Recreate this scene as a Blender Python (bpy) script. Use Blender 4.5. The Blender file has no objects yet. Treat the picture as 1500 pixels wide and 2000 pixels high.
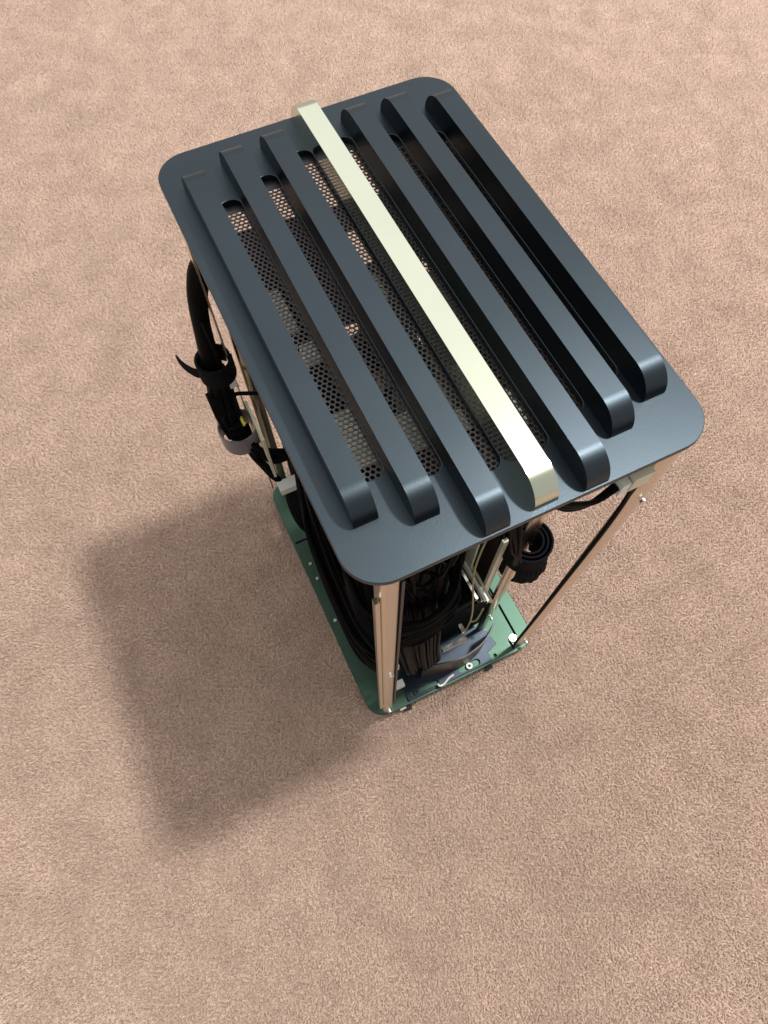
import bpy, bmesh, math, random
from mathutils import Vector, Matrix, noise
random.seed(7)
S = bpy.context.scene
C = S.collection

# ------------------------------------------------------------------ camera
cam_d = bpy.data.cameras.new('camera')
cam = bpy.data.objects.new('camera', cam_d); C.objects.link(cam)
R = Matrix(((0.90248, 0.39543, -0.1708), (-0.43073, 0.82606, -0.36346), (-0.00263, 0.40158, 0.91582)))
cam.matrix_world = Matrix.Translation((-0.02609, -0.0845, 0.75418)) @ R.to_4x4()
cam_d.sensor_width = 36; cam_d.lens = 36 * 1335.2 / 2000
cam_d.clip_start = 0.01; cam_d.clip_end = 100
S.camera = cam

# ------------------------------------------------------------------ light
w = bpy.data.worlds.new('World'); S.world = w; w.use_nodes = True
bg = w.node_tree.nodes['Background']
bg.inputs['Color'].default_value = (1.0, 0.97, 0.93, 1); bg.inputs['Strength'].default_value = 0.54
ld = bpy.data.lights.new('ceiling_lamp', 'POINT'); ld.energy = 310; ld.shadow_soft_size = 0.11
ld.color = (1.0, 0.97, 0.92)
lamp = bpy.data.objects.new('ceiling_lamp', ld); C.objects.link(lamp); lamp.location = (1.28, 0.16, 2.95)
ad_ = bpy.data.lights.new('lit_ceiling', 'AREA'); ad_.shape = 'RECTANGLE'; ad_.size = 6.0; ad_.size_y = 7.0; ad_.energy = 92
ad_.color = (1.0, .985, .95)
ceil_ = bpy.data.objects.new('lit_ceiling', ad_); C.objects.link(ceil_); ceil_.location = (.8, 2.5, 3.2)
S.view_settings.view_transform = 'Standard'; S.view_settings.look = 'None'
S.view_settings.exposure = 0.0; S.view_settings.gamma = 1.0

# ------------------------------------------------------------------ materials
def mat(name, col, rough=.5, metal=0., spec=.5, bump=None, var=None, coat=0.):
    m = bpy.data.materials.new(name); m.use_nodes = True
    nt = m.node_tree; b = nt.nodes['Principled BSDF']
    b.inputs['Base Color'].default_value = (*col, 1); b.inputs['Roughness'].default_value = rough
    b.inputs['Metallic'].default_value = metal; b.inputs['Specular IOR Level'].default_value = spec
    b.inputs['Coat Weight'].default_value = coat
    tc = nt.nodes.new('ShaderNodeTexCoord')
    if var:   # (scale, amount): soft wear mottling in colour and gloss
        n = nt.nodes.new('ShaderNodeTexNoise'); n.inputs['Scale'].default_value = var[0]; n.inputs['Detail'].default_value = 6
        nt.links.new(tc.outputs['Object'], n.inputs['Vector'])
        r = nt.nodes.new('ShaderNodeMapRange')
        r.inputs['From Min'].default_value = .3; r.inputs['From Max'].default_value = .7
        r.inputs['To Min'].default_value = 1 - var[1]; r.inputs['To Max'].default_value = 1 + var[1]
        nt.links.new(n.outputs['Fac'], r.inputs['Value'])
        mx = nt.nodes.new('ShaderNodeVectorMath'); mx.operation = 'SCALE'; mx.inputs[0].default_value = col
        nt.links.new(r.outputs['Result'], mx.inputs['Scale']); nt.links.new(mx.outputs[0], b.inputs['Base Color'])
        mr = nt.nodes.new('ShaderNodeMath'); mr.operation = 'MULTIPLY'; mr.inputs[1].default_value = rough
        nt.links.new(r.outputs['Result'], mr.inputs[0]); nt.links.new(mr.outputs[0], b.inputs['Roughness'])
    if bump:  # (scale, strength, distance)
        n = nt.nodes.new('ShaderNodeTexNoise'); n.inputs['Scale'].default_value = bump[0]; n.inputs['Detail'].default_value = 4
        nt.links.new(tc.outputs['Object'], n.inputs['Vector'])
        bp = nt.nodes.new('ShaderNodeBump'); bp.inputs['Strength'].default_value = bump[1]; bp.inputs['Distance'].default_value = bump[2]
        nt.links.new(n.outputs['Fac'], bp.inputs['Height']); nt.links.new(bp.outputs[0], b.inputs['Normal'])
    return m

M = {}
M['black'] = mat('black_anodised', (.049, .064, .077), .385, 1.0, bump=(1800, .14, .0003), var=(9, .08))
M['gold'] = mat('champagne_gold', (.67, .71, .585), .205, 1.0, var=(20, .02))
M['post'] = mat('champagne_post', (.74, .66, .54), .20, 1.0, bump=(60, .02, .002))
M['frame'] = mat('dark_frame', (.035, .03, .032), .45, .3)
M['mesh'] = mat('perforated_steel', (.085, .085, .095), .38, .8)
M['green'] = mat('green_anodised', (.045, .080, .061), .40, 1.0, var=(25, .05))
M['bracket'] = mat('bracket_grey', (.031, .040, .052), .36, 1.0)
M['rubber'] = mat('rubber', (.012, .012, .013), .7)
M['plastic'] = mat('black_plastic', (.005, .005, .006), .5, spec=.05)
M['cable'] = mat('cable_sleeve', (.0045, .0045, .005), .42, spec=.03, bump=(2500, .3, .0004))
M['velcro'] = mat('velcro', (.008, .008, .010), .85, spec=.06, bump=(1500, .6, .0008))
M['band'] = mat('ribbon_brown', (.035, .024, .022), .36)
M['white'] = mat('white_plastic', (.72, .74, .70), .4)
M['cream'] = mat('cream_plastic', (.62, .60, .46), .4)
M['steel'] = mat('bright_steel', (.78, .78, .76), .22, 1.0)
M['pcb'] = mat('circuit_board', (.03, .05, .035), .4, var=(90, .5))
M['pale_pcb'] = mat('pale_circuit_board', (.66, .70, .56), .4, var=(120, .25))
M['yellow'] = mat('yellow_wire', (.26, .25, .10), .4)
M['grey_tape'] = mat('grey_tape', (.16, .15, .17), .4)
M['plug_yellow'] = mat('plug_yellow', (.75, .80, .08), .4)

# ------------------------------------------------------------------ helpers
def link(name, me, m, parent=None, loc=None):
    o = bpy.data.objects.new(name, me); C.objects.link(o)
    if m: me.materials.append(m)
    if parent:
        o.parent = parent
        if parent.type == 'EMPTY': me.transform(Matrix.Translation(-parent.location))   # mesh data in the thing's own frame
    if loc: o.location = loc
    return o

def smooth(me, ang=35):
    for p in me.polygons: p.use_smooth = True
    me.set_sharp_from_angle(angle=math.radians(ang))

def from_bm(name, bm, m, parent=None, bevel=0., sm=True):
    if bevel:
        es = [e for e in bm.edges if len(e.link_faces) == 2 and e.calc_face_angle(0) > math.radians(40)]
        bmesh.ops.bevel(bm, geom=es, offset=bevel, segments=2, affect='EDGES', profile=.5, clamp_overlap=True)
    bmesh.ops.recalc_face_normals(bm, faces=bm.faces)
    me = bpy.data.meshes.new(name); bm.to_mesh(me); bm.free()
    if sm: smooth(me)
    return link(name, me, m, parent)

def add_box(bm, lo, hi, mtx=None):
    vs = [bm.verts.new((x, y, z)) for x in (lo[0], hi[0]) for y in (lo[1], hi[1]) for z in (lo[2], hi[2])]
    if mtx: bmesh.ops.transform(bm, matrix=mtx, verts=vs)
    for f in ((0,1,3,2),(4,6,7,5),(0,4,5,1),(2,3,7,6),(0,2,6,4),(1,5,7,3)): bm.faces.new([vs[i] for i in f])
    return vs

def box(name, lo, hi, m, parent=None, bevel=.0004, mtx=None):
    bm = bmesh.new(); add_box(bm, lo, hi, mtx); return from_bm(name, bm, m, parent, bevel)

def rounded(x0, y0, x1, y1, r, n=8):
    pts = []
    for cx, cy, a in ((x1-r, y0+r, -90), (x1-r, y1-r, 0), (x0+r, y1-r, 90), (x0+r, y0+r, 180)):
        for i in range(n+1):
            t = math.radians(a + 90*i/n); pts.append((cx + r*math.cos(t), cy + r*math.sin(t)))
    return pts

def sheet(name, outline, holes, z0, z1, m, parent=None, bev=.0003):
    """flat plate with through holes: a filled 2-D curve, extruded, turned into a mesh"""
    cu = bpy.data.curves.new(name, 'CURVE'); cu.dimensions = '2D'; cu.fill_mode = 'BOTH'
    for loop in [outline] + holes:
        sp = cu.splines.new('POLY'); sp.points.add(len(loop)-1); sp.use_cyclic_u = True
        for p, q in zip(sp.points, loop): p.co = (q[0], q[1], 0, 1)
    cu.extrude = (z1-z0)/2 - bev; cu.bevel_depth = bev; cu.bevel_resolution = 1; cu.offset = -bev
    tmp = bpy.data.objects.new('tmp', cu); C.objects.link(tmp)
    dg = bpy.context.evaluated_depsgraph_get(); dg.update()
    me = bpy.data.meshes.new_from_object(tmp.evaluated_get(dg)); bpy.data.objects.remove(tmp); bpy.data.curves.remove(cu)
    me.transform(Matrix.Translation((0, 0, (z0+z1)/2))); me.name = name; me.materials.clear()
    bm = bmesh.new(); bm.from_mesh(me); bmesh.ops.remove_doubles(bm, verts=bm.verts, dist=1e-6); bm.to_mesh(me); bm.free()
    smooth(me, 20)
    return link(name, me, m, parent)

def catmull(pts, n=8):
    P = [Vector(p) for p in pts]; P = [2*P[0]-P[1]] + P + [2*P[-1]-P[-2]]; out = []
    for i in range(1, len(P)-2):
        a, b, c, d = P[i-1:i+3]
        for k in range(n):
            t = k/n
            out.append(.5*((2*b) + (c-a)*t + (2*a-5*b+4*c-d)*t*t + (3*b-a-3*c+d)*t**3))
    out.append(P[-2]); return out

def add_tube(bm, path, r, seg=8, rfun=None):
    up = Vector((.3, .2, 1)).normalized(); rings = []
    for i, p in enumerate(path):
        t = (path[min(i+1, len(path)-1)] - path[max(i-1, 0)]).normalized()
        s = t.cross(up)
        if s.length < 1e-4: s = t.cross(Vector((1, 0, 0)))
        s.normalize(); up = s.cross(t).normalized()
        rr = r*(rfun(i/(len(path)-1)) if rfun else 1)
        rings.append([bm.verts.new(p + rr*(math.cos(2*math.pi*k/seg)*s + math.sin(2*math.pi*k/seg)*up)) for k in range(seg)])
    for a, b in zip(rings, rings[1:]):
        for k in range(seg): bm.faces.new((a[k], a[(k+1) % seg], b[(k+1) % seg], b[k]))
    bm.faces.new(rings[0][::-1]); bm.faces.new(rings[-1])

def tube(name, pts, r, m, parent=None, n=8, seg=8, rfun=None):
    bm = bmesh.new(); add_tube(bm, catmull(pts, n), r, seg, rfun); return from_bm(name, bm, m, parent)

def strip(name, pts, axis, width, thick, m, parent=None, n=6, wfun=None):
    """a flat band: path swept with a rectangular section whose wide side lies along axis"""
    path = catmull(pts, n); ax = Vector(axis).normalized(); bm = bmesh.new(); rings = []
    for i, p in enumerate(path):
        t = (path[min(i+1, len(path)-1)] - path[max(i-1, 0)]).normalized(); nrm = t.cross(ax).normalized()
        wd = width*(wfun(i/(len(path)-1)) if wfun else 1)
        rings.append([bm.verts.new(p + a*ax*wd/2 + b*nrm*thick/2) for a, b in ((-1,-1),(1,-1),(1,1),(-1,1))])
    for a, b in zip(rings, rings[1:]):
        for k in range(4): bm.faces.new((a[k], a[(k+1) % 4], b[(k+1) % 4], b[k]))
    bm.faces.new(rings[0][::-1]); bm.faces.new(rings[-1])
    return from_bm(name, bm, m, parent)

def cyl(name, c, r, h, axis, m, parent=None, seg=20, bevel=.0004, hole=0.):
    bm = bmesh.new(); q = Vector((0, 0, 1)).rotation_difference(Vector(axis)); c = Vector(c)
    if hole:
        lo = []; 
        for rr, zz in ((r, 0), (r, h), (hole, h), (hole, 0)):
            lo.append([bm.verts.new(c + q @ Vector((rr*math.cos(2*math.pi*k/seg), rr*math.sin(2*math.pi*k/seg), zz))) for k in range(seg)])
        for a in range(4):
            A, B = lo[a], lo[(a+1) % 4]
            for k in range(seg): bm.faces.new((A[k], A[(k+1) % seg], B[(k+1) % seg], B[k]))
    else:
        add_tube(bm, [c, c + (q @ Vector((0, 0, h)))], r, seg)
    return from_bm(name, bm, m, parent, bevel)

def screw(c, r, axis, parent, m=None):
    o = cyl('screw', c, r, .0018, axis, m or M['steel'], parent, 14, .0003)
    return o

def empty(name, loc, label, cat, group=None):
    o = bpy.data.objects.new(name, None); C.objects.link(o); o.location = loc
    o.empty_display_size = .02; o['label'] = label; o['category'] = cat
    if group: o['group'] = group
    return o

W, L, H, GZ = .2, .305, .458, -.018       # chassis width, depth, height of the top face, carpet level

# ------------------------------------------------------------------ carpet
def carpet():
    m = bpy.data.materials.new('carpet_pile'); m.use_nodes = True; nt = m.node_tree; b = nt.nodes['Principled BSDF']
    N = nt.nodes.new; Lk = nt.links.new
    tc = N('ShaderNodeTexCoord')
    def noise_(scale, detail=3, rough=.55, dist=0.):
        n = N('ShaderNodeTexNoise'); n.inputs['Scale'].default_value = scale; n.inputs['Detail'].default_value = detail
        n.inputs['Roughness'].default_value = rough; n.inputs['Distortion'].default_value = dist
        Lk(tc.outputs['Object'], n.inputs['Vector']); return n
    big = noise_(5, 3); mid = noise_(38, 4); fib = noise_(330, 4, .7, 1.2); tuft = noise_(150, 3, .6, .8)
    def ramp(src, a, bcol, lo, hi):
        r = N('ShaderNodeValToRGB'); r.color_ramp.elements[0].position = lo; r.color_ramp.elements[1].position = hi
        r.color_ramp.elements[0].color = (*a, 1); r.color_ramp.elements[1].color = (*bcol, 1); Lk(src.outputs['Fac'], r.inputs['Fac']); return r
    base = ramp(fib, (.56, .42, .34), (.72, .56, .47), .30, .66)
    t2 = ramp(tuft, (.74, .70, .68), (1.10, 1.10, 1.10), .3, .65)
    t3 = ramp(mid, (.88, .86, .83), (1.07, 1.07, 1.08), .3, .7)
    t4 = ramp(big, (.95, .94, .90), (1.04, 1.03, 1.04), .3, .7)
    col = base.outputs['Color']
    for t in (t2, t3, t4):
        mx = N('ShaderNodeMix'); mx.data_type = 'RGBA'; mx.blend_type = 'MULTIPLY'; mx.inputs['Factor'].default_value = 1
        Lk(col, mx.inputs['A']); Lk(t.outputs['Color'], mx.inputs['B']); col = mx.outputs['Result']
    Lk(col, b.inputs['Base Color'])
    b.inputs['Roughness'].default_value = .95; b.inputs['Specular IOR Level'].default_value = .1
    b.inputs['Sheen Weight'].default_value = .35; b.inputs['Sheen Roughness'].default_value = .5
    b.inputs['Sheen Tint'].default_value = (1, .9, .85, 1)
    ad = N('ShaderNodeMath'); ad.operation = 'ADD'; Lk(fib.outputs['Fac'], ad.inputs[0]); Lk(tuft.outputs['Fac'], ad.inputs[1])
    bp = N('ShaderNodeBump'); bp.inputs['Strength'].default_value = .8; bp.inputs['Distance'].default_value = .004
    Lk(ad.outputs[0], bp.inputs['Height']); Lk(bp.outputs[0], b.inputs['Normal'])
    bm = bmesh.new()
    bmesh.ops.create_grid(bm, x_segments=8, y_segments=8, size=4)
    me = bpy.data.meshes.new('carpet'); bm.to_mesh(me); bm.free()
    o = link('carpet', me, m, None, (.2, .8, GZ)); o['kind'] = 'structure'
    return o
carpet()

def carpet_pile():
    m = bpy.data.materials.new('carpet_tuft'); m.use_nodes = True; nt = m.node_tree; b = nt.nodes['Principled BSDF']
    N = nt.nodes.new; Lk = nt.links.new
    oi = N('ShaderNodeNewGeometry'); r = N('ShaderNodeValToRGB'); cr = r.color_ramp
    cr.elements[0].position = 0; cr.elements[0].color = (.44, .32, .25, 1)
    cr.elements[1].position = 1; cr.elements[1].color = (.95, .82, .73, 1)
    for p_, c_ in ((.08, (.75, .58, .485, 1)), (.90, (.85, .675, .575, 1))):
        e = cr.elements.new(p_); e.color = c_
    Lk(oi.outputs['Random Per Island'], r.inputs['Fac'])
    tc = N('ShaderNodeNewGeometry'); n = N('ShaderNodeTexNoise'); n.inputs['Scale'].default_value = 22; n.inputs['Detail'].default_value = 4
    Lk(tc.outputs['Position'], n.inputs['Vector'])
    r2 = N('ShaderNodeValToRGB'); r2.color_ramp.elements[0].position = .3; r2.color_ramp.elements[1].position = .7
    r2.color_ramp.elements[0].color = (.89, .87, .85, 1); r2.color_ramp.elements[1].color = (1.05, 1.05, 1.05, 1)
    Lk(n.outputs['Fac'], r2.inputs['Fac'])
    mx = N('ShaderNodeMix'); mx.data_type = 'RGBA'; mx.blend_type = 'MULTIPLY'; mx.inputs['Factor'].default_value = 1
    Lk(r.outputs['Color'], mx.inputs['A']); Lk(r2.outputs['Color'], mx.inputs['B']); Lk(mx.outputs['Result'], b.inputs['Base Color'])
    b.inputs['Roughness'].default_value = .9; b.inputs['Specular IOR Level'].default_value = .15
    tiles = bpy.data.collections.new('pile_tiles'); T = .05; sp = .00115
    for k in range(3):
        bm = bmesh.new(); n = int(T/sp)
        for i in range(n):
            for j in range(n):
                x = -T/2 + (i + random.random())*sp; y = -T/2 + (j + random.random())*sp
                q = Vector((x*150 + 40*k, y*150, 0)); n1 = noise.noise(q*2.0); n2 = noise.noise(q*2.0 + Vector((0, 0, 31))); n3 = noise.noise(q*2.6 + Vector((7, 0, 5)))
                h = .0034*(1 + .36*n3) + random.uniform(-.0004, .0004)
                lx, ly = .0019*n1 + random.gauss(0, .0010), .0019*n2 + random.gauss(0, .0010); r = random.uniform(.00034, .00052); a0 = random.random()*6
                prev = None
                for t, rr in ((0, r), (.6, r*1.1), (1, r*.55)):
                    c = Vector((x + lx*t*t, y + ly*t*t, h*t))
                    ring = [bm.verts.new(c + Vector((rr*math.cos(a0 + 2.094*u), rr*math.sin(a0 + 2.094*u), 0))) for u in range(3)]
                    if prev:
                        for u in range(3): bm.faces.new((prev[u], prev[(u+1) % 3], ring[(u+1) % 3], ring[u]))
                    prev = ring
                bm.faces.new(prev)
        me = bpy.data.meshes.new('pile_tile'); bm.to_mesh(me); bm.free(); me.materials.append(m)
        for p in me.polygons: p.use_smooth = True
        tiles.objects.link(bpy.data.objects.new('pile_tile', me))
    # one point per tile over the stretch of carpet the camera can see, a step to the side included
    bm = bmesh.new(); st = T
    poly = [(-.80, -.62), (.66, -.62), (1.85, .95), (.15, 1.95), (-.55, 1.7)]
    def inside(x, y):
        return all((bx-ax)*(y-ay) - (by-ay)*(x-ax) > 0 for (ax, ay), (bx, by) in zip(poly, poly[1:] + poly[:1]))
    for i in range(60):
        for j in range(60):
            x, y = -.9 + i*st, -.7 + j*st
            if inside(x, y): bm.verts.new((x, y, 0))
    me = bpy.data.meshes.new('carpet_pile'); bm.to_mesh(me); bm.free()
    o = link('carpet_pile', me, m, None, (0, 0, GZ + .0002)); o['kind'] = 'stuff'
    g = bpy.data.node_groups.new('pile', 'GeometryNodeTree')
    g.interface.new_socket('Geometry', in_out='INPUT', socket_type='NodeSocketGeometry')
    g.interface.new_socket('Geometry', in_out='OUTPUT', socket_type='NodeSocketGeometry')
    A = g.nodes.new; K = g.links.new
    gi, go = A('NodeGroupInput'), A('NodeGroupOutput')
    ci = A('GeometryNodeCollectionInfo'); ci.inputs['Collection'].default_value = tiles; ci.inputs['Separate Children'].default_value = True; ci.inputs['Reset Children'].default_value = True
    ip = A('GeometryNodeInstanceOnPoints'); ip.inputs['Pick Instance'].default_value = True
    ri = A('FunctionNodeRandomValue'); ri.data_type = 'INT'; ri.inputs[4].default_value = 0; ri.inputs[5].default_value = 2
    r4 = A('FunctionNodeRandomValue'); r4.data_type = 'INT'; r4.inputs[4].default_value = 0; r4.inputs[5].default_value = 3; r4.inputs['Seed'].default_value = 3
    mu = A('ShaderNodeMath'); mu.operation = 'MULTIPLY'; mu.inputs[1].default_value = math.pi/2
    cx = A('ShaderNodeCombineXYZ')
    K(r4.outputs[2], mu.inputs[0]); K(mu.outputs[0], cx.inputs['Z']); K(cx.outputs[0], ip.inputs['Rotation'])
    K(ri.outputs[2], ip.inputs['Instance Index']); K(gi.outputs[0], ip.inputs['Points']); K(ci.outputs[0], ip.inputs['Instance'])
    K(ip.outputs[0], go.inputs[0])
    md = o.modifiers.new('pile', 'NODES'); md.node_group = g
carpet_pile()

# ------------------------------------------------------------------ chassis
ch = empty('computer_chassis', (0, 0, 0), 'open computer chassis with black slatted top, gold carry bar and green base on carpet', 'computer chassis')
FW = .0130
slats = [(.0125, .0312, .2765), (.0395, .0207, .2865), (.0663, .0012, .2885), (.0935, .0030, .3040),
         (.1207, .0012, .2885), (.1475, .0207, .2865), (.1742, .0312, .2765)]
slots = []
for k in range(6):
    y0 = (.0506, .0408, .0305, .0305, .0408, .0506)[k]
    x0 = slats[k][0] + FW + .0002; x1 = slats[k+1][0] - .0004
    slots.append(rounded(x0, y0, x1, L - y0, .0058, 7))
sheet('top_plate', rounded(0, 0, W, L, .0210, 12), slots, H - .0036, H, M['black'], ch, .0004)
sheet('under_frame', rounded(.0018, .0018, W - .0018, L - .0018, .021, 10),
      slots, H - .0085, H - .0054, M['frame'], ch)

def slat(name, x, y0, y1, h, m, bev, sw):
    bm = bmesh.new(); n = 14; prof = []
    prof.append((y0, H - .001))
    for i in range(n+1):
        t = math.pi/2*i/n; prof.append((y0 + h*(1-math.cos(t)), H + h*math.sin(t)))
    for i in range(n+1):
        t = math.pi/2*(1 - i/n); prof.append((y1 - sw*(1-math.cos(t)), H + h*math.sin(t)))
    prof.append((y1, H - .001))
    a = [bm.verts.new((x, y, z)) for y, z in prof]; b = [bm.verts.new((x + FW, y, z)) for y, z in prof]
    bm.faces.new(a); bm.faces.new(b[::-1])
    for i in range(len(prof)): j = (i+1) % len(prof); bm.faces.new((a[i], b[i], b[j], a[j]))
    return from_bm(name, bm, m, ch, bev)
for k, (x, y0, y1) in enumerate(slats):
    if k == 3:
        o = slat('carry_bar', x, y0, y1, .0158, M['gold'], .0004, .0158); o['label'] = 'polished pale gold bar in the middle of the black slats'
    else: slat('slat', x, y0, y1, .0152, M['black'], .0003, .017)

# perforated panel below the slots
def perforated():
    p = .0031; r = .00128; t = .0008; z = H - .0041
    dy = p*math.sqrt(3)/2; bm = bmesh.new(); cache = {}
    def v(x, y, zz):
        k = (round(x*1e6), round(y*1e6), round(zz*1e6))
        if k not in cache: cache[k] = bm.verts.new((x, y, zz))
        return cache[k]
    rows = int((L - .052)/dy); cols = int((W - .046)/p)
    for j in range(rows):
        for i in range(cols):
            cx = .0235 + p*(i + .5*(j % 2)); cy = .027 + dy*j
            inside = any(s[0][0] and min(q[0] for q in s) - .004 < cx < max(q[0] for q in s) + .004 and min(q[1] for q in s) - .004 < cy < max(q[1] for q in s) + .004 for s in slots)
            if not inside: continue
            near = min(slots, key=lambda q_: abs(sum(p_[0] for p_ in q_)/len(q_) - cx)); solid = cy > max(p_[1] for p_ in near) - .0065
            R6 = p/math.sqrt(3)
            outer = [(cx + R6*math.cos(math.radians(30+60*k)), cy + R6*math.sin(math.radians(30+60*k))) for k in range(6)]
            inner = [(cx + r*math.cos(math.radians(30*k)), cy + r*math.sin(math.radians(30*k))) for k in range(12)]
            O = [v(x, y, z) for x, y in outer]
            if solid:
                bm.faces.new(O); continue
            I = [bm.verts.new((x, y, z)) for x, y in inner]; J = [bm.verts.new((x, y, z - t)) for x, y in inner]
            for k in range(6):
                a, b_ = O[k], O[(k+1) % 6]; i0, i1, i2 = (2*k+1) % 12, (2*k+2) % 12, (2*k+3) % 12
                for f in ((a, I[i1], I[i0]), (a, b_, I[i1]), (b_, I[i2], I[i1])):
                    try: bm.faces.new(f)
                    except ValueError: pass
            for k in range(12): bm.faces.new((I[k], I[(k+1) % 12], J[(k+1) % 12], J[k]))
    bmesh.ops.recalc_face_normals(bm, faces=bm.faces)
    me = bpy.data.meshes.new('mesh_panel'); bm.to_mesh(me); bm.free()
    return link('mesh_panel', me, M['mesh'], ch)
perforated()

# base plate: green, with grooves cut right through near the corners
grooves = [rounded(.1815, .016, .1835, .075, .0009, 3), rounded(.003, .222, .018, .2242, .0009, 3), rounded(.172, .0035, .1738, .014, .0008, 3)]
sheet('base_plate', rounded(0, 0, W, L, .0210, 12),
      grooves + [rounded(.1490, .0045, .1525, .0080, .0017, 4)], -.0036, 0, M['green'], ch, .0004)
sheet('base_tray', rounded(.003, .003, W - .003, L - .003, .02, 8), [], -.0078, -.0040, M['frame'], ch)
for x, y in ((.040, .0045), (.140, .0045), (.040, .30), (.140, .30), (.170, .0045)):
    if (x, y) == (.170, .0045): continue
    o = box('foot', (x - .004, y - .008, GZ - .001), (x + .004, y + .006, -.0079), M['rubber'], ch, .001)
box('label_tag', (.031, -.0016, -.0075), (.038, .0028, -.0041), M['cream'], ch)

# posts
def post(x, y, wx, wy, z0, z1, m, bulge):
    """extruded bar with a gently convex front face"""
    o_ = [(-wx/2*math.cos(math.pi*k/12), -wy/2 + bulge*(1 - math.sin(math.pi*k/12))) for k in range(13)] + [(wx/2, wy/2), (-wx/2, wy/2)]
    bm = bmesh.new(); n = len(o_)
    a = [bm.verts.new((x+p, y+q, z0)) for p, q in o_]; b = [bm.verts.new((x+p, y+q, z1)) for p, q in o_]
    bm.faces.new(a[::-1]); bm.faces.new(b)
    for i in range(n): bm.faces.new((a[i], a[(i+1) % n], b[(i+1) % n], b[i]))
    return from_bm('post', bm, m, ch)
pFL = post(.0185, .0065, .0115, .009, .0002, H - .0081, M['post'], .0032)
pFR = post(.1825, .0060, .0160, .0042, .0002, H - .0081, M['post'], .0018)
pBL = post(.0185, .2970, .0115, .012, .0002, H - .0081, M['post'], .0032)
pBR = post(.1815, .2970, .0115, .012, .0002, H - .0081, M['post'], .0032)
pM = post(.1515, .0390, .0125, .0042, .0002, H - .0081, M['post'], .0018)
box('post_flange', (.0095, .0025, .05), (.0122, .0060, .425), M['post'], pFL, .0003)
box('dark_edge_strip', (.0246, .0030, .03), (.0262, .0090, .44), M['frame'], pFL, .0003)  # dark strip along the right edge of the post
for z in (.012, .215): screw((.0195, .0020, z), .0022, (0, -1, 0), pFL)
for z in (.016, .385): screw((.1845, .0032, z), .0022, (0, -1, 0), pFR)
screw((.1545, .0362, .05), .002, (0, -1, 0), pM)
screw((.1775, .0145, .0005), .0042, (0, 0, 1), ch)

for x, y in ((.0085, .192), (.0088, .172), (.0075, .118)): screw((x, y, .0001), .0018, (0, 0, 1), ch)

# front bracket on the base with slotted holes
def slot_hole(cx, cy, lx, r, ang=0):
    pts = rounded(-lx/2, -r, lx/2, r, r*.999, 5); ca, sa = math.cos(ang), math.sin(ang)
    return [(cx + p[0]*ca - p[1]*sa, cy + p[0]*sa + p[1]*ca) for p in pts]
br = sheet('front_bracket', [(.043, .0025), (.1445, .0025), (.1445, .0125), (.1575, .0165), (.1545, .0340), (.1400, .0480), (.060, .0480), (.043, .030)],
      [slot_hole(.119, .0078, .026, .0036), slot_hole(.064, .0078, .034, .0026)], .0004, .0034, M['bracket'], ch)
cyl('bracket_screw', (.119, .0078, .0006), .0036, .0034, (0, 0, 1), M['white'], br, 20, .0003, .0015)
cyl('bracket_screw', (.0545, .0078, .0006), .0032, .0026, (0, 0, 1), M['bracket'], br, 20, .0003, .0012)

# inside: power supply, boards, cards
psu = box('power_supply', (.040, .060, .006), (.150, .215, .105), M['plastic'], ch, .001)
for i in range(9): box('vent_slit', (.05 + .01*i, .0592, .03), (.0545 + .01*i, .0605, .085), M['frame'], psu, 0)
mb = box('motherboard', (.108, .064, .120), (.1098, .218, .405), M['pcb'], ch, .0002)
for i in range(4): box('memory_module', (.074, .073 + .0085*i, .165), (.1065, .0755 + .0085*i, .30), [M['steel'], M['plastic']][i % 2], mb, .0003)
hs = box('heatsink', (.088, .140, .25), (.1075, .19, .30), M['frame'], mb, .0004)
for i in range(9): box('heatsink_fin', (.070, .1405 + .0055*i, .2505), (.0878, .1425 + .0055*i, .2995), M['steel'], hs, 0)
for sk, (y, z) in enumerate(((.072, .398), (.100, .392), (.135, .388), (.19, .395), (.19, .33), (.076, .35), (.074, .14))):
    box('socket', (.094, y, z), (.1078, y + .022, z + .010), [M['white'], M['cream'], M['plastic'], M['cream'], M['plastic'], M['white'], M['plastic']][sk], mb, .0003)
box('slot_cover', (.0985, .074, .318), (.1077, .17, .325), M['cream'], mb, .0003)
gc = box('graphics_card', (.030, .0712, .125), (.066, .236, .395), M['plastic'], ch, .002)
box('card_board', (.0665, .0715, .12), (.0685, .238, .402), M['pcb'], gc, .0002)
box('card_label', (.033, .088, .3953), (.064, .128, .3985), M['pale_pcb'], gc, .0003)
box('card_socket', (.040, .168, .3953), (.052, .180, .404), M['white'], gc, .0004)
box('card_edge', (.032, .196, .3953), (.046, .232, .4), M['pale_pcb'], gc, .0003)
fan = cyl('card_fan', (.0298, .15, .26), .045, .004, (-1, 0, 0), M['frame'], gc, 32, .0005, .014)
box('cover_plate', (.070, .078, .398), (.090, .110, .4005), M['pale_pcb'], mb, .0003)
box('cover_plate', (.070, .150, .36), (.084, .19, .3625), M['pale_pcb'], mb, .0003)
bd = box('riser_board', (.125, .060, .150), (.1268, .150, .330), M['pale_pcb'], ch, .0002)
for i, (x, z, mm) in enumerate(((.1075, .215, 'steel'), (.1115, .205, 'plastic'), (.1145, .200, 'steel'), (.1185, .195, 'white'), (.1225, .185, 'steel'), (.1265, .18, 'cream'))):
    box('card_rail', (x, .026, z), (x + .0022, .064, z + .005), M[mm], bd, .0003)
box('board_edge', (.1300, .041, .13), (.1345, .044, .285), M['cream'], bd, .0004)
box('board_edge', (.1375, .043, .12), (.1390, .047, .30), M['steel'], bd, .0003)
box('riser_socket', (.082, .0165, .108), (.108, .0205, .114), M['steel'], bd, .0004)
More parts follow.
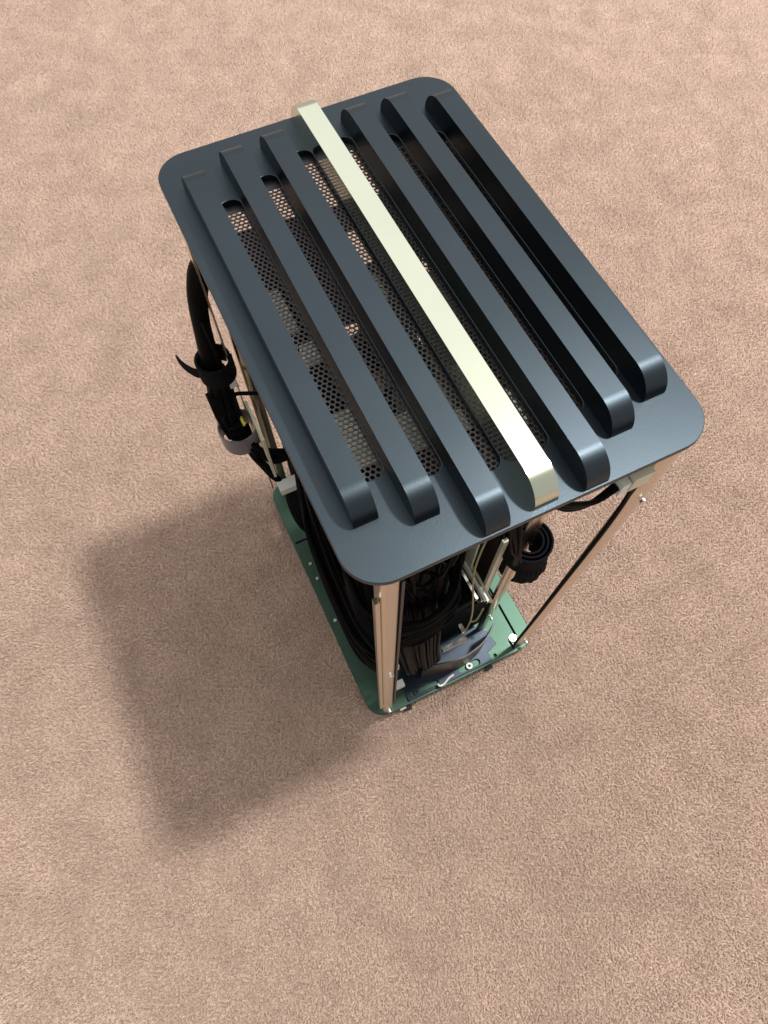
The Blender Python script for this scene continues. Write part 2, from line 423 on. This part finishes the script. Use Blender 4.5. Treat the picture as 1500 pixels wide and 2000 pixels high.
box('riser_socket', (.103, .022, .125), (.107, .030, .130), M['steel'], bd, .0004)
box('board_socket', (.130, .074, .392), (.146, .098, .400), M['white'], bd, .0005)
box('side_bracket', (.141, .05, .05), (.1425, .11, .40), M['frame'], ch, .0003)
box('dark_filler', (.029, .0655, .10), (.104, .0705, .425), M['plastic'], ch, .001)  # black filler box added to darken the space behind the coil
box('dark_filler_lower', (.050, .044, .012), (.150, .058, .112), M['plastic'], ch, .001)  # lower black filler, added to keep the front interior dark
rib = strip('riser_ribbon', [(.066, .0200, .031), (.080, .0165, .031), (.095, .0130, .031), (.110, .0115, .031), (.130, .0150, .031), (.143, .0215, .031), (.1525, .0290, .031)], (0, 0, 1), .054, .0014, M['band'], ch, 8)
box('corner_panel', (.0040, .286, .03), (.0055, .303, .43), M['post'], ch, .0003)
box('corner_bracket', (.0060, .243, .115), (.0085, .290, .21), M['cream'], ch, .0004)

def upright(name, outline, holes, t, m, origin, axis):
    o = sheet(name, outline, holes, 0, t, m, ch, .0002)
    Rm = Matrix(((1,0,0),(0,0,-1),(0,1,0))) if axis == 'y' else Matrix(((0,0,1),(1,0,0),(0,1,0)))
    o.data.transform(Matrix.Translation(origin) @ Rm.to_4x4()); return o
upright('rear_panel', [(.026, .02), (.174, .02), (.174, .420), (.142, .420), (.142, .412), (.026, .422)],
        [rounded(.104, .352, .132, .390, .003, 3), rounded(.100, .276, .116, .292, .003, 3), rounded(.05, .15, .08, .22, .003, 3)], .0015, M['frame'], (0, .268, 0), 'y')
upright('side_blocker', [(.075, .03), (.288, .03), (.288, .43), (.252, .43), (.248, .345), (.205, .345), (.200, .405), (.075, .405)],  # unseen sheet added to hide the carpet and keep lamp light out
        [rounded(a_, b_, c_, d_, .003, 3) for a_, b_, c_, d_ in ((.088, .352, .112, .392), (.122, .345, .142, .37), (.158, .340, .190, .385), (.10, .20, .16, .26))], .0015, M['frame'], (.1935, 0, 0), 'x')

# ------------------------------------------------------------------ cables and straps
rnd = random.Random(11)
def U(a): return rnd.uniform(-a, a)
def ring(name, c, r, height, m, parent, turns=1.0, r2=None, a0=0., thick=.0012, tilt=(0, 0)):
    r2 = r2 or r; n = int(14*turns); pts = []
    for i in range(n+1):
        t = i/n; a = a0 + 2*math.pi*turns*t; rr = r + (r2-r)*t
        pts.append((c[0] + rr*math.cos(a), c[1] + rr*math.sin(a), c[2] + tilt[0]*math.cos(a) + tilt[1]*math.sin(a)))
    return strip(name, pts, (0, 0, 1), height, thick, m, parent, 3)

hb = empty('cable_bundle', (-.009, .292, .15), 'thick black cable hanging in velcro loops beside the left rear post', 'cable')
tube('cable', [(.022, .292, .385), (.0085, .298, .372), (-.0015, .297, .345), (-.007, .295, .305), (-.0095, .293, .26), (-.0105, .291, .22)], .0088, M['cable'], hb, 8, 14, lambda t: .92 + .1*math.sin(9*t))
tube('cable', [(-.004, .290, .33), (-.003, .287, .29), (-.006, .288, .24), (-.009, .284, .20)], .0026, M['cable'], hb)
ring('velcro_loop', (-.0070, .2925, .270), .0138, .022, M['velcro'], hb, 1.6, .0156, 2.4)
strip('velcro_tail', [(-.0155, .297, .262), (-.024, .302, .258), (-.031, .310, .262), (-.034, .314, .270)], (0, 0, 1), .013, .0014, M['velcro'], hb, 6, lambda t: 1-.2*t)
for k in range(9):
    a = k*.7; dx, dy = .0075*math.cos(a), .0075*math.sin(a)
    tube('cable', [(-.008+dx, .292+dy, .262), (-.011+dx*1.1, .290+dy, .235), (-.0125+dx*1.2, .287+dy, .21), (-.0115+dx*.9, .284+dy, .175)], .0036, M['cable'], hb)
box('plug', (-.0245, .278, .218), (-.014, .292, .240), M['plastic'], hb, .0008, )
box('plug', (-.013, .272, .184), (-.004, .283, .203), M['plastic'], hb, .0008)
box('plug', (-.018, .276, .182), (-.0135, .286, .1985), M['frame'], hb, .0008)
box('plug', (-.0185, .2705, .176), (-.0025, .2885, .192), M['plastic'], hb, .0015)
box('plug_mark', (-.0040, .2725, .1985), (-.0015, .2805, .2035), M['plug_yellow'], hb, .0003)
ring('tape_loop', (-.0085, .280, .180), .0178, .024, M['grey_tape'], hb, 1.12, .0186, 4.0)
tube('cable', [(-.004, .284, .235), (.003, .282, .236), (.012, .278, .236), (.022, .275, .234)], .0019, M['cable'], hb)
for k in range(5):
    tube('cable', [(-.006+U(.006), .275+U(.004), .19), (.000+U(.003), .262+U(.004), .168+U(.006)), (.010, .254+U(.006), .158+U(.006)), (.026, .25+U(.006), .16)], .0026, M['cable'], hb)
for k in range(4):
    tube('cable', [(-.008+U(.004), .274, .172), (-.002+U(.003), .262, .15+U(.004)), (.006+U(.002), .246, .132+U(.004)), (.013, .236, .124)], .0024, M['cable'], hb)
box('white_plug', (.006, .228, .121), (.028, .240, .131), M['white'], hb, .0008)
box('white_plug', (-.002, .283, .245), (.0045, .289, .262), M['white'], hb, .0008)

lm = empty('cable_loom', (.012, .10, .02), 'broad loom of black wires sagging along the left side above the green base', 'cable')
for k in range(44):
    t = rnd.random(); dx = .024*rnd.random()**1.4; dz = -.035*rnd.random() + .07*t
    tube('wire', [(.024+dx*.7, .205+U(.01), .235+dz*.3), (.013+dx*.8, .160+U(.006), .215+dz*.5), (.0050+dx, .125+U(.004), .190+dz),
                  (.0042+dx, .090+U(.004), .160+dz), (.0062+dx, .052+U(.004), .135+dz*.9), (.018+dx*.8, .030+U(.003), .112+dz*.8), (.034+dx*.5, .028, .09+dz*.6)], rnd.uniform(.0014, .0024), M['cable'], lm, 6, 6)
for k in range(9):
    e = k*.0016
    tube('wire', [(.020+e, .236, .128), (.0115+e*.7, .232-e, .112), (.0095+e, .215-e, .097+U(.003)), (.0135+e, .195-e*.5, .090+U(.004)), (.024+e, .182, .105), (.03, .19, .14)], .0019, M['cable'], lm, 6, 6)

co = empty('cable_coil', (.055, .013, .06), 'looped coil of thin black wires bulging out behind the left front post', 'cable')
for k in range(46):
    z = .236 + .060*rnd.random(); e = U(.0035); f = U(.002)
    tube('wire', [(.012, .060, z+.035), (.0135, .036, z+.012+f), (.027+e*.5, .0185+e, z+f), (.052, .0110+abs(e), z-.004+f*2), (.077-e*.5, .0195+e, z+f), (.0925+e, .042, z+.008+f), (.0975+e, .058, z+.03), (.0965+e, .068, z+.10)], rnd.uniform(.0009, .0014), M['cable'], co, 8, 6)
for k in range(24):
    t = k/23; b0 = rnd.random()
    tube('wire', [(.030+.040*t, .030+U(.005), .27), (.034+.038*t, .019+.006*b0, .21), (.040+.034*t, .014+.008*b0, .14), (.046+.034*t, .015+.006*b0, .08+U(.01)), (.056+.024*t, .022+.006*b0, .035), (.062+.024*t, .040, .014), (.07+.02*t, .055, .008)], rnd.uniform(.0014, .0019), M['cable'], co, 6, 7)
for k in range(16):
    x0 = .030 + .055*rnd.random(); x1 = .030 + .055*rnd.random(); z0 = .29 + .08*rnd.random()
    tube('wire', [(x0, .062, .425), (x0 + U(.008), .045 + U(.01), z0 + .06), ((x0+x1)/2 + U(.01), .030 + U(.006), z0), (x1 + U(.008), .045 + U(.01), z0 - .02), (x1, .062, z0 - .07)], rnd.uniform(.0010, .0016), M['cable'], co, 6, 6)
for x, y, z, mm in ((.048, .040, .375, 'grey_tape'), (.062, .043, .360, 'frame'), (.058, .036, .335, 'grey_tape'), (.071, .046, .385, 'white'), (.040, .048, .345, 'frame')):
    box('plug', (x, y, z), (x + .008, y + .006, z + .012), M[mm], co, .0008)
box('white_plug', (.0290, .018, .395), (.034, .026, .425), M['white'], co, .0006)
box('white_plug', (.0285, .016, .135), (.035, .022, .155), M['white'], co, .0006)
box('white_plug', (.034, .016, .020), (.044, .023, .032), M['white'], co, .0006)
box('white_plug', (.062, .040, .345), (.069, .045, .36), M['white'], co, .0006)
strip('white_cord', [(.078, .0045, .010), (.080, .0022, .006), (.085, .0022, .0055), (.092, .0050, .008), (.098, .0060, .010)], (0, 0, 1), .0022, .0018, M['white'], co, 6)
for k, pts in enumerate([[(.112, .040, .36), (.098, .030, .30), (.100, .022, .24), (.108, .024, .18), (.112, .026, .13), (.104, .022, .09)],
                         [(.086, .040, .42), (.088, .034, .395), (.096, .030, .375), (.094, .034, .34), (.088, .05, .30)],
                         [(.112, .026, .14), (.122, .028, .125), (.132, .034, .13)]]):
    tube('yellow_wire', pts, .0008, M['yellow'], co, 6, 6)

vs = empty('velcro_strap', (.1515, .040, .29), 'rolled black velcro strap wrapped round the middle post with frayed ends', 'velcro strap')
ring('strap_roll', (.1510, .0370, .264), .0085, .026, M['velcro'], vs, 3.2, .0195, 1.5, .0015)
for k in range(12):
    a = -2.2 + k*.22; cx, cy = .151 + .0165*math.cos(a), .037 + .0165*math.sin(a)
    strip('strap_end', [(cx, cy, .257), (cx + .003*math.cos(a), cy + .003*math.sin(a), .244), (cx + U(.004), cy - .002, .232 + U(.008))], (math.sin(a), -math.cos(a), .2), .008, .0016, M['velcro'], vs, 4)
for k in range(5):
    tube('strap_cord', [(.148+U(.012), .028+U(.006), .262), (.158+U(.008), .024+U(.005), .238), (.168+U(.004), .026+U(.004), .226+U(.006))], .0018, M['velcro'], vs)
for k in range(6):
    tube('strap_cord', [(.112+U(.006), .030, .38), (.122+U(.004), .024, .33+U(.01)), (.132+U(.004), .024, .285), (.142, .030, .255)], .0012, M['cable'], vs, 6, 6)

pw = empty('plug_wire', (.165, .006, .05), 'cream plug with thin black wires, and an added line for the dark side of the right front post', 'cable')
box('cream_plug', (.158, .001, .424), (.170, .009, .438), M['cream'], pw, .0008)
box('cream_plug', (.152, .0015, .422), (.1572, .0085, .434), M['white'], pw, .0006)
tube('wire', [(.164, .005, .4235), (.170, .005, .40), (.1735, .0052, .34), (.1738, .0055, .22), (.1738, .0060, .10), (.1740, .0070, .012)], .0015, M['cable'], pw)  # thin dark tube added for the dark left side of the post
for k in range(3):
    tube('wire', [(.152, .004+.0012*k, .428), (.138, .003+.001*k, .426-.003*k), (.120, .005, .436-.003*k), (.105, .010, .446)], .0016, M['cable'], pw)
print('objects', len(S.objects))
